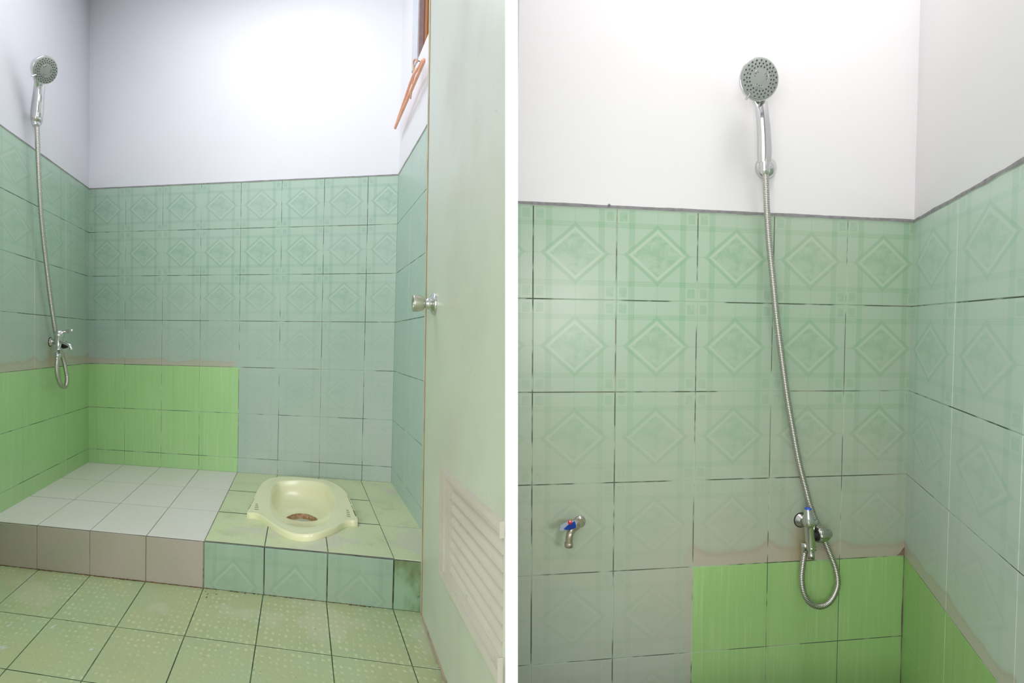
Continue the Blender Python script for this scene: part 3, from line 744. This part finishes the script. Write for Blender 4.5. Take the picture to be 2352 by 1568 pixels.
# ================================================================== SHOWERS
def shower(S, br, hpath, hrad, head, facing, R, label_pos, group, hose, hoff, hose_r, lever_dir, brR, name_h, name_b, name_ho, clipoff, thick=.3):
    """br bracket pixel on the wall; hpath handle axis (px,py,off); head (px,py,off)"""
    base = S.px(*br); n = S.n; up = S.b
    # wall bracket
    t = thing('shower_bracket', base, name_b, 'bracket', group='shower brackets')
    mb = MB(); mb.lathe(base, n, [(0, brR), (.004, brR * 1.01), (.009, brR * .95), (.016, brR * .78), (.022, brR * .5), (.026, brR * .28)], CHR, 40); mb.build('wall_rose', t)
    cl = S.px(hpath[0][0], hpath[0][1], clipoff)
    ax = unit(S.px(*hpath[1][:2], hpath[1][2]) - S.px(*hpath[0][:2], hpath[0][2]))
    mb = MB(); k = brR / .031
    mb.lathe(cl - ax * .018 * k, ax, [(0, .0115 * k), (.002, .0135 * k), (.030 * k, .0145 * k), (.032 * k, .0125 * k)], CHD, 28)
    mb.tube([base + n * .018, cl - ax * .002], .0085 * k, CHR, 16)
    mb.build('holder', t)
    # hand shower
    pts = spline([S.px(x, y, o) for x, y, o in hpath], 8)
    nseg = len(pts); rad = []
    for i in range(nseg):
        q = i / (nseg - 1) * (len(hrad) - 1); a = int(min(q, len(hrad) - 2)); rad.append(hrad[a] + (hrad[a + 1] - hrad[a]) * (q - a))
    hc_ = S.px(*head); fz = unit(facing)
    h = thing('hand_shower', S.px(*hpath[0]), name_h, 'hand shower', group='hand showers')
    mb = MB(); mb.tube(pts, rad, CHR, 28, flat=.85); handle = mb.build('handle', h)
    mb = MB(); mb.lathe(pts[2], unit(pts[0] - pts[2]), [(0, rad[0] * .8), (.006, rad[0] * .82), (.022 * k, rad[0] * .66), (.026 * k, rad[0] * .7), (.032 * k, rad[0] * .6)], CHR, 28); mb.build('connector', handle)
    mb = MB(); mb.lathe(hc_, fz, [(-R * .62, R * .22), (-R * .56, R * .45), (-R * .42, R * .72), (-R * .2, R * .93), (-.003, R * 1.0), (.001, R * 1.0), (.002, R * .97), (.0015, R * .955)], CHR, 56)
    # neck flares from the handle to the back of the head
    mb.tube(spline([pts[-1] - unit(pts[-1] - pts[-4]) * .012, hc_ + (pts[-1] - hc_) * .62 - fz * R * .2, hc_ + (pts[-1] - hc_) * .25 - fz * R * .28], 6), [rad[-1] * 1.0 + (R * .62 - rad[-1]) * (i / 12) ** 1.6 for i in range(13)], CHR, 28, flat=.55, ref=fz.cross(up))
    body = mb.build('head_shell', h)
    e1 = unit(up - fz * up.dot(fz)); e2 = fz.cross(e1)
    mb = MB(); mb.lathe(hc_, fz, [(.0005, R * .955), (.003, R * .94), (.004, R * .90), (.0042, R * .5), (.0052, R * .42), (.0054, .0004)], GRY, 56)
    for (rr_, cnt, ph_) in ((.84, 22, 0), (.70, 22, .14), (.56, 20, 0)):
        for q in range(cnt):
            a = 6.2832 * q / cnt + ph_
            if abs((a - 3.75) % 6.2832) < .001: continue
            c = hc_ + fz * .0038 + (e1 * math.cos(a) + e2 * math.sin(a)) * R * rr_
            mb.lathe(c, fz, [(0, R * .038), (.0016, R * .034), (.002, R * .02)], NOZ, 8)
    for q in range(3):
        a = 6.2832 * q / 3 + .9; c = hc_ + fz * .005 + (e1 * math.cos(a) + e2 * math.sin(a)) * R * .33; td = (e2 * math.cos(a) - e1 * math.sin(a))
        for w_ in (-.12, 0, .12):
            mb.lathe(c + td * R * w_ - unit(c - hc_) * R * (.04 if w_ else 0), fz, [(0, R * .024), (.0012, R * .02)], NOZ, 8)
        ringp = [c + td * math.cos(b) * R * .2 + (c - hc_).normalized() * math.sin(b) * R * .085 for b in [6.2832 * i / 20 for i in range(21)]]
        mb.tube(ringp, R * .010, CHR, 6, caps=False)
    mb.build('spray_face', h)
    mb = MB(); la = lever_dir
    lc = hc_ + fz * .004 + (e1 * math.cos(la) + e2 * math.sin(la)) * R * .86; ld = unit(lc - hc_ - fz * .004)
    mb.tube([lc, lc + ld * R * .33], [R * .045, R * .06], CHR, 12); mb.build('mode_lever', body)
    # hose: ribbed metal spiral
    hp = [S.px(x, y, o) for x, y, o in zip([q[0] for q in hose], [q[1] for q in hose], hoff)]
    sp = spline(hp, 30); L = [0]
    for i in range(1, len(sp)): L.append(L[-1] + (sp[i] - sp[i - 1]).length)
    pitch = .0048 * k; step = pitch / 4; N = int(L[-1] / step); res = []; rad = []; j = 0
    for i in range(N + 1):
        s_ = min(L[-1], i * step)
        while j < len(L) - 2 and L[j + 1] < s_: j += 1
        f = (s_ - L[j]) / max(1e-9, L[j + 1] - L[j]); res.append(sp[j].lerp(sp[j + 1], f)); rad.append(hose_r * (1, .96, .80, .96)[i % 4])
    ho = thing('shower_hose', res[0], name_ho, 'hose', group='shower hoses')
    mb = MB(); mb.tube(res, rad, STL, 12); mb.build('hose_pipe', ho)
    mb = MB(); d0 = unit(res[12] - res[0]); mb.lathe(res[0] - d0 * .004, d0, [(0, hose_r * 1.25), (.003, hose_r * 1.4), (.018 * k, hose_r * 1.4), (.022 * k, hose_r * 1.1)], CHR, 20); mb.build('hose_nut', ho)
    mb = MB(); d1 = unit(res[-12] - res[-1]); mb.lathe(res[-1], d1, [(0, hose_r * 1.25), (.002, hose_r * 1.5), (.012 * k, hose_r * 1.5), (.014 * k, hose_r * 1.25), (.024 * k, hose_r * 1.2), (.026 * k, hose_r * 1.05)], CHR, 20); mb.build('hose_nut', ho)

# right room
tocam = lambda p: unit(CAM - p)
hb = BB.px(1745, 182, .055)
shower(BB, (1757, 386), [(1756, 372, .045), (1756, 350, .048), (1755, 310, .052), (1752, 270, .056), (1748, 238, .05)], [.0175, .0185, .0175, .0165, .0165], (1744, 182, .078),
       Vector((.151, -.983, -.108)), .055, None, None,
       [(1757.5, 384), (1759, 420), (1762, 490), (1767, 560), (1775, 640), (1784, 730), (1797, 830), (1808, 910), (1820, 980), (1835, 1060), (1850, 1120), (1862, 1165), (1876, 1200), (1890, 1232), (1905, 1268), (1919, 1305), (1924, 1340), (1915, 1368), (1900, 1386), (1880, 1392.5), (1860, 1384), (1846, 1360), (1841, 1328), (1844, 1295), (1849, 1262), (1851, 1246)],
       [.043, .040, .034, .028, .024, .022, .02, .018, .016, .015, .014, .014, .013, .014, .016, .02, .024, .028, .032, .035, .036, .036, .035, .034, .033, .032], .0082, 2.55, .031,
       'chrome hand shower with round grey face on the right room wall, facing straight out', 'round chrome shower bracket on the wall of the right room', 'ribbed metal shower hose ending in a wide loop in the right room', .038)
# left room (on its left wall)
ha = LW.px(103, 161, .10)
cA = tocam(ha)
shower(LW, (79, 271), [(84, 268, .045), (85, 258, .047), (87, 235, .052), (89, 212, .058), (91, 194, .062)], [.021, .0225, .021, .0195, .019], (104, 161, .10),
       Vector((.9, .144, -.411)), .058, None, None,
       [(84.5, 274), (86, 320), (88, 380), (91, 440), (95, 500), (101, 560), (108, 620), (114, 670), (121, 720), (126, 752), (130, 776), (135, 796), (142, 815), (148, 834), (152.5, 858), (154, 872), (151.5, 886), (146.5, 889), (138.5, 881), (132.5, 863), (130.3, 842), (132, 824), (133.8, 811)],
       [.045, .044, .042, .040, .038, .036, .034, .032, .03, .028, .026, .024, .024, .026, .03, .034, .038, .042, .046, .048, .05, .05, .05], .0088, 2.4, .037,
       'chrome hand shower on the left wall of the left room, turned sideways', 'round chrome shower bracket on the left wall of the left room', 'ribbed metal shower hose with a narrow loop on the left wall of the left room', .045)

# ---- faucets
# right room combined faucet
t = thing('shower_faucet', BB.px(1838, 1193), 'chrome shower faucet with ribbed round knob and blue cap in the right room', 'faucet')
mb = MB(); c = BB.px(1838, 1193); n = BB.n; U = BB.b; Rr = BB.a
mb.lathe(c, n, [(0, .0215), (.003, .022), (.004, .019)], BLK, 32); mb.lathe(c + n * .002, n, [(0, .0205), (.005, .018), (.010, .013), (.014, .0105)], CHD, 32); mb.build('wall_rose', t)
mb = MB(); o = .05
mb.tube([c + n * .008, BB.px(1856, 1203, .046)], .0095, CHD, 20)
b0 = BB.px(1859, 1208, o); b1 = BB.px(1863, 1262, o); ax = unit(b0 - b1)
mb.lathe(b1, ax, [(0, .0118), (.01, .0122), ((b0 - b1).length, .0135), ((b0 - b1).length + .002, .0145)], CHR, 28); mb.build('body', t)
mb = MB(); hx = BB.px(1863.5, 1256, o); mb.lathe(hx - ax * .006, ax, [(0, .0125), (.001, .0135), (.0075, .0135), (.0085, .0125)], CHR, 6); mb.build('hex_collar', t)
mb = MB(); e = BB.px(1864, 1283, o); mb.lathe(e, ax, [(0, .0065), (.001, .0078), (.006, .0078), (.007, .0086), (.012, .0086), (.013, .0078), (.03, .0085)], CHD, 24); mb.build('outlet', t)
mb = MB(); k0 = BB.px(1858.5, 1205, o); ln = (BB.px(1857, 1167, o) - k0).length
mb.lathe(k0, ax, [(0, .0155), (.003, .0172), (.010, .0172), (.018, .016), (.028, .0135), (.038, .0105), (ln - .003, .0095), (ln - .001, .0085)], CHR, 32, ribs=6, ribd=.04); hd = mb.build('handle', t)
mb = MB(); mb.lathe(k0 + ax * (ln - .003), ax, [(0, .0088), (.003, .0088), (.005, .006), (.0055, .001)], plain('blue_cap', (52, 92, 196), .35, var=.2), 24); mb.build('cap', hd); 
mb = MB(); mb.lathe(k0 + ax * -.001, ax, [(0, .0152), (.0015, .0152)], plain('brass_ring', (150, 146, 84), .4, metal=.6), 28, caps=False); mb.build('ring', hd)
mb = MB(); r0 = BB.px(1872, 1227, o); r1 = BB.px(1909, 1224, o + .002); ra = unit(r1 - r0); rl = (r1 - r0).length; w_ = rl / .046
mb.lathe(r0, ra, [(0, .0135), (.003, .0135), (.0035, .022), (.006, .0232), (.016, .0238), (.026, .022), (.034, .0175), (rl - .003, .010), (rl, .004)], CHD, 96, ribs=12, ribd=.06)
mb.build('side_knob', t)
mb = MB(); mb.lathe(r0 - ra * .012, ra, [(0, .0095), (.012, .0105), (.0125, .0165), (.0155, .0175)], BLK, 28); mb.build('knob_gasket', t)
mb = MB(); mb.tube([BB.px(1870, 1205, .04), BB.px(1877, 1196, .035)], [.006, .004], CHR, 12); mb.build('diverter', t)

# right room, small tap with blue lever
t = thing('water_tap', BB.px(1331, 1197), 'small wall tap with blue lever and red button in the right room', 'tap')
mb = MB(); c = BB.px(1331, 1197); mb.lathe(c, n, [(0, .0165), (.002, .017), (.005, .0155), (.009, .011), (.012, .010)], CHD, 28); mb.build('wall_rose', t)
mb = MB(); o = .05; NK = plain('nickel_tap', (186, 176, 158), .3, metal=.85, var=.3)
mb.tube(spline([c + n * .006, BB.px(1328, 1203, .02), BB.px(1323, 1209, .035), BB.px(1314, 1216, .048), BB.px(1309, 1226, .058), BB.px(1307, 1240, .06), BB.px(1306.5, 1248, .06)], 6), [.0105] * 10 + [.0098] * 10 + [.0095] * 10 + [.0092] * 7, NK, 20)
b0 = BB.px(1330, 1207, .022)
mb.lathe(BB.px(1325, 1207, .028), unit(BB.px(1321, 1196, .045) - BB.px(1325, 1207, .028)), [(0, .010), (.012, .0105), (.016, .0085), (.020, .006)], NK, 20); mb.build('body', t)
mb = MB(); e = BB.px(1306.5, 1256, .06); mb.lathe(e, BB.b, [(0, .0085), (.001, .0112), (.011, .0116), (.013, .0098)], NK, 24, ribs=8, ribd=.05); mb.build('spout_nozzle', t)
BLU = plain('blue_plastic', (24, 62, 158), .3, var=.2); CLR = plain('pale_lever_edge', (168, 178, 196), .25, var=.2)
def wedge(pts, o, h, m, nm, tt):
    mb = MB(); P0 = [BB.px(x, y, oo) for x, y, oo in pts]; P1 = [p + BB.n * h for p in P0]
    mb.quad(P1, m); mb.quad(list(reversed(P0)), m)
    for k in range(len(P0)): l = (k + 1) % len(P0); mb.quad([P0[k], P0[l], P1[l], P1[k]], m)
    return mb.build(nm, tt, bevel=.0012)
lv = wedge([(1322, 1194, .046), (1324, 1202, .046), (1321, 1211, .048), (1308, 1214, .055), (1296, 1216, .062), (1287, 1217.5, .066), (1284.5, 1214, .066), (1287, 1207, .066), (1293, 1202, .062), (1303, 1198, .056)], 0, .004, CLR, 'lever', t)
wedge([(1319.5, 1196, .0503), (1322.5, 1205, .0503), (1321.5, 1211, .0503), (1310, 1214, .0575), (1301, 1216, .063), (1295, 1213.5, .0655), (1303, 1206, .0605), (1311, 1201, .056)], 0, .0035, BLU, 'lever_grip', lv)
mb = MB(); rb = BB.px(1309, 1198.5, .060); mb.lathe(rb, unit(BB.b + BB.n * .8), [(-.004, .005), (.002, .005), (.0035, .003)], plain('red_button', (214, 42, 52), .3, var=.1), 16, ); mb.build('button', lv)

# left room faucet
t = thing('shower_faucet', LW.px(114.5, 785), 'chrome lever faucet with side spout on the left wall of the left room', 'faucet')
c = LW.px(114.5, 785); n = LW.n
mb = MB(); mb.lathe(c, n, [(0, .0225), (.003, .023), (.004, .020)], BLK, 32); mb.lathe(c + n * .002, n, [(0, .021), (.005, .019), (.010, .014), (.016, .012)], CHD, 32); mb.build('wall_rose', t)
# the body stands out from the wall; follow the pixels with growing distance from the wall
o = .062
bt = LW.px(135.5, 775, o); bb_ = LW.px(134.3, 803, o)
mb = MB(); mb.tube([c + n * .01, LW.px(134, 785.5, o)], .0095, CHD, 18)
ax = unit(bt - bb_); hl = (bt - bb_).length
mb.lathe(bb_, ax, [(0, .0105), (.004, .0112), (.006, .0098), (hl * .5, .0118), (hl - .004, .0135), (hl, .0145)], CHR, 28); mb.build('body', t)
mb = MB(); sp = spline([LW.px(136, 783, o), LW.px(144, 785, o + .018), LW.px(152, 788, o + .036), LW.px(160, 793, o + .052), LW.px(163.5, 799, o + .058)], 6)
mb.tube(sp, [.0095 - .0025 * i / (len(sp) - 1) for i in range(len(sp))], CHR, 18)
mb.lathe(LW.px(164, 803.5, o + .058), Zn, [(0, .0075), (.001, .0085), (.008, .0085), (.010, .0075)], CHR, 20); mb.build('spout', t)
mb = MB(); mb.lathe(LW.px(143, 795, o + .01), unit(LW.px(152, 793, o + .02) - LW.px(143, 795, o + .01)), [(0, .009), (.002, .012), (.012, .013), (.018, .0115), (.022, .006)], BLK, 24); mb.build('side_knob', t)
mb = MB(); k0 = LW.px(136, 774, o); ln = .036
mb.lathe(k0, ax, [(0, .0165), (.002, .018), (.012, .018), (.022, .0165), (.030, .012), (.033, .006)], CHR, 28)
lp = spline([k0 + ax * .024, LW.px(148, 762, o + .02), LW.px(157, 759.5, o + .042), LW.px(167, 759, o + .06)], 6)
mb.tube(lp, [.0075, .0065, .006, .0055, .0055, .006, .0065, .007, .0075, .008, .0085, .0085, .0085, .0085, .008, .0075, .007, .006, .0045], CHR, 16, flat=.7); mb.build('lever_handle', t)

# ================================================================== CLOTHES HANGER on a nail, high on the narrow right wall
ORG = plain('coral_plastic', (246, 178, 150), .45, var=.3); TAN = plain('tan_hook', (214, 170, 140), .6, var=.4)
t = thing('clothes_hanger', RW.px(949, 141, .03), 'coral plastic clothes hanger hanging from a nail beside the small high window', 'hanger')
o = .035
mb = MB(); p = [RW.px(907.5, 294, o), RW.px(940, 222, o), RW.px(973.5, 141, o)]
mb.tube([p[0], p[0].lerp(p[2], .5), p[2]], .0062, ORG, 12); bar = mb.build('bottom_bar', t)
apx = RW.px(952, 168, o)
mb = MB(); mb.tube(spline([p[0], p[0].lerp(apx, .06) + Zn * .004, RW.px(932, 222, o), RW.px(945, 184, o), apx], 6), .0055, ORG, 12); mb.build('shoulder', t)
mb = MB(); mb.tube(spline([apx, RW.px(962, 154, o), RW.px(969.5, 140, o), p[2] + Zn * .006, p[2]], 6), .0055, ORG, 12); mb.build('shoulder', t)
mb = MB(); hk = [apx, RW.px(950, 158, o), RW.px(949.5, 147, o), RW.px(951.5, 138, o), RW.px(955, 136, o), RW.px(957.5, 139, o), RW.px(957.5, 144, o)]
mb.tube(spline(hk, 6), .0036, TAN, 10)
mb.build('hook', t)
mb = MB(); mb.tube([RW.px(943, 227, o), RW.px(949.5, 180, o + .002), RW.px(955.5, 163, o)], .003, TAN, 8); mb.build('cross_strut', t)
mb = MB(); q = RW.px(952, 138.5, .034) - RW.n * .034; mb.tube([q, q + RW.n * .034 + Zn * .002], .0016, BLK, 8)
tag(mb.build('nail'), 'small dark nail in the wall under the high window', 'nail')
# small plug on the tile edge line in the right room
mb = MB(); q = BB.px(1399, 471, .004); mb.lathe(q, BB.n, [(0, .0035), (.003, .003), (.004, .001)], CAU1, 10)
tag(mb.build('trim_mortar_blob'), kind='structure')

# ================================================================== LIGHT
def area(name, loc, target, size, power, col=(1, 1, 1), sy=None):
    l = bpy.data.lights.new(name, 'AREA'); l.energy = power; l.size = size; l.color = col
    if sy: l.shape = 'RECTANGLE'; l.size_y = sy
    o = bpy.data.objects.new(name, l); COL.objects.link(o); o.location = loc
    o.rotation_euler = (Vector(target) - Vector(loc)).to_track_quat('-Z', 'Y').to_euler(); return o
area('ceiling_lamp_left_room', (-1.3, 1.7, 2.70), (-1.3, 1.7, 0), .9, 15.5, (.97, .98, 1))
area('ceiling_lamp_right_room', (.78, .8, 2.70), (.9, 1.0, 0), .5, 14, (1, .99, .98))
area('corridor_fill', (-.75, -1.3, 1.15), (-.3, 2, 1.1), 2.1, 53, sy=1.7)  # added fill light behind the viewer to even out both rooms; no window there
area('doorway_daylight', (.84, -.6, 1.0), (-1.5, 2.2, .6), .3, 3.2)
bpy.data.lights['doorway_daylight'].spread = math.radians(75)
w = bpy.data.worlds.new('world'); SC.world = w; w.use_nodes = True
w.node_tree.nodes['Background'].inputs[0].default_value = (.9, .93, 1, 1); w.node_tree.nodes['Background'].inputs[1].default_value = .6
# ================================================================== CAMERA
cd = bpy.data.cameras.new('camera'); cam = bpy.data.objects.new('camera', cd); COL.objects.link(cam)
cd.sensor_width = 36; cd.lens = F / W * 36; cd.clip_start = .02
cam.matrix_world = Matrix(((cr, -sr, 0, 0), (0, 0, -1, 0), (sr, cr, 0, CAM.z), (0, 0, 0, 1)))
SC.camera = cam
SC.view_settings.view_transform = 'Standard'; SC.view_settings.look = 'None'; SC.view_settings.gamma = 1; SC.view_settings.use_curve_mapping = False
SC.view_settings.exposure = 0.0
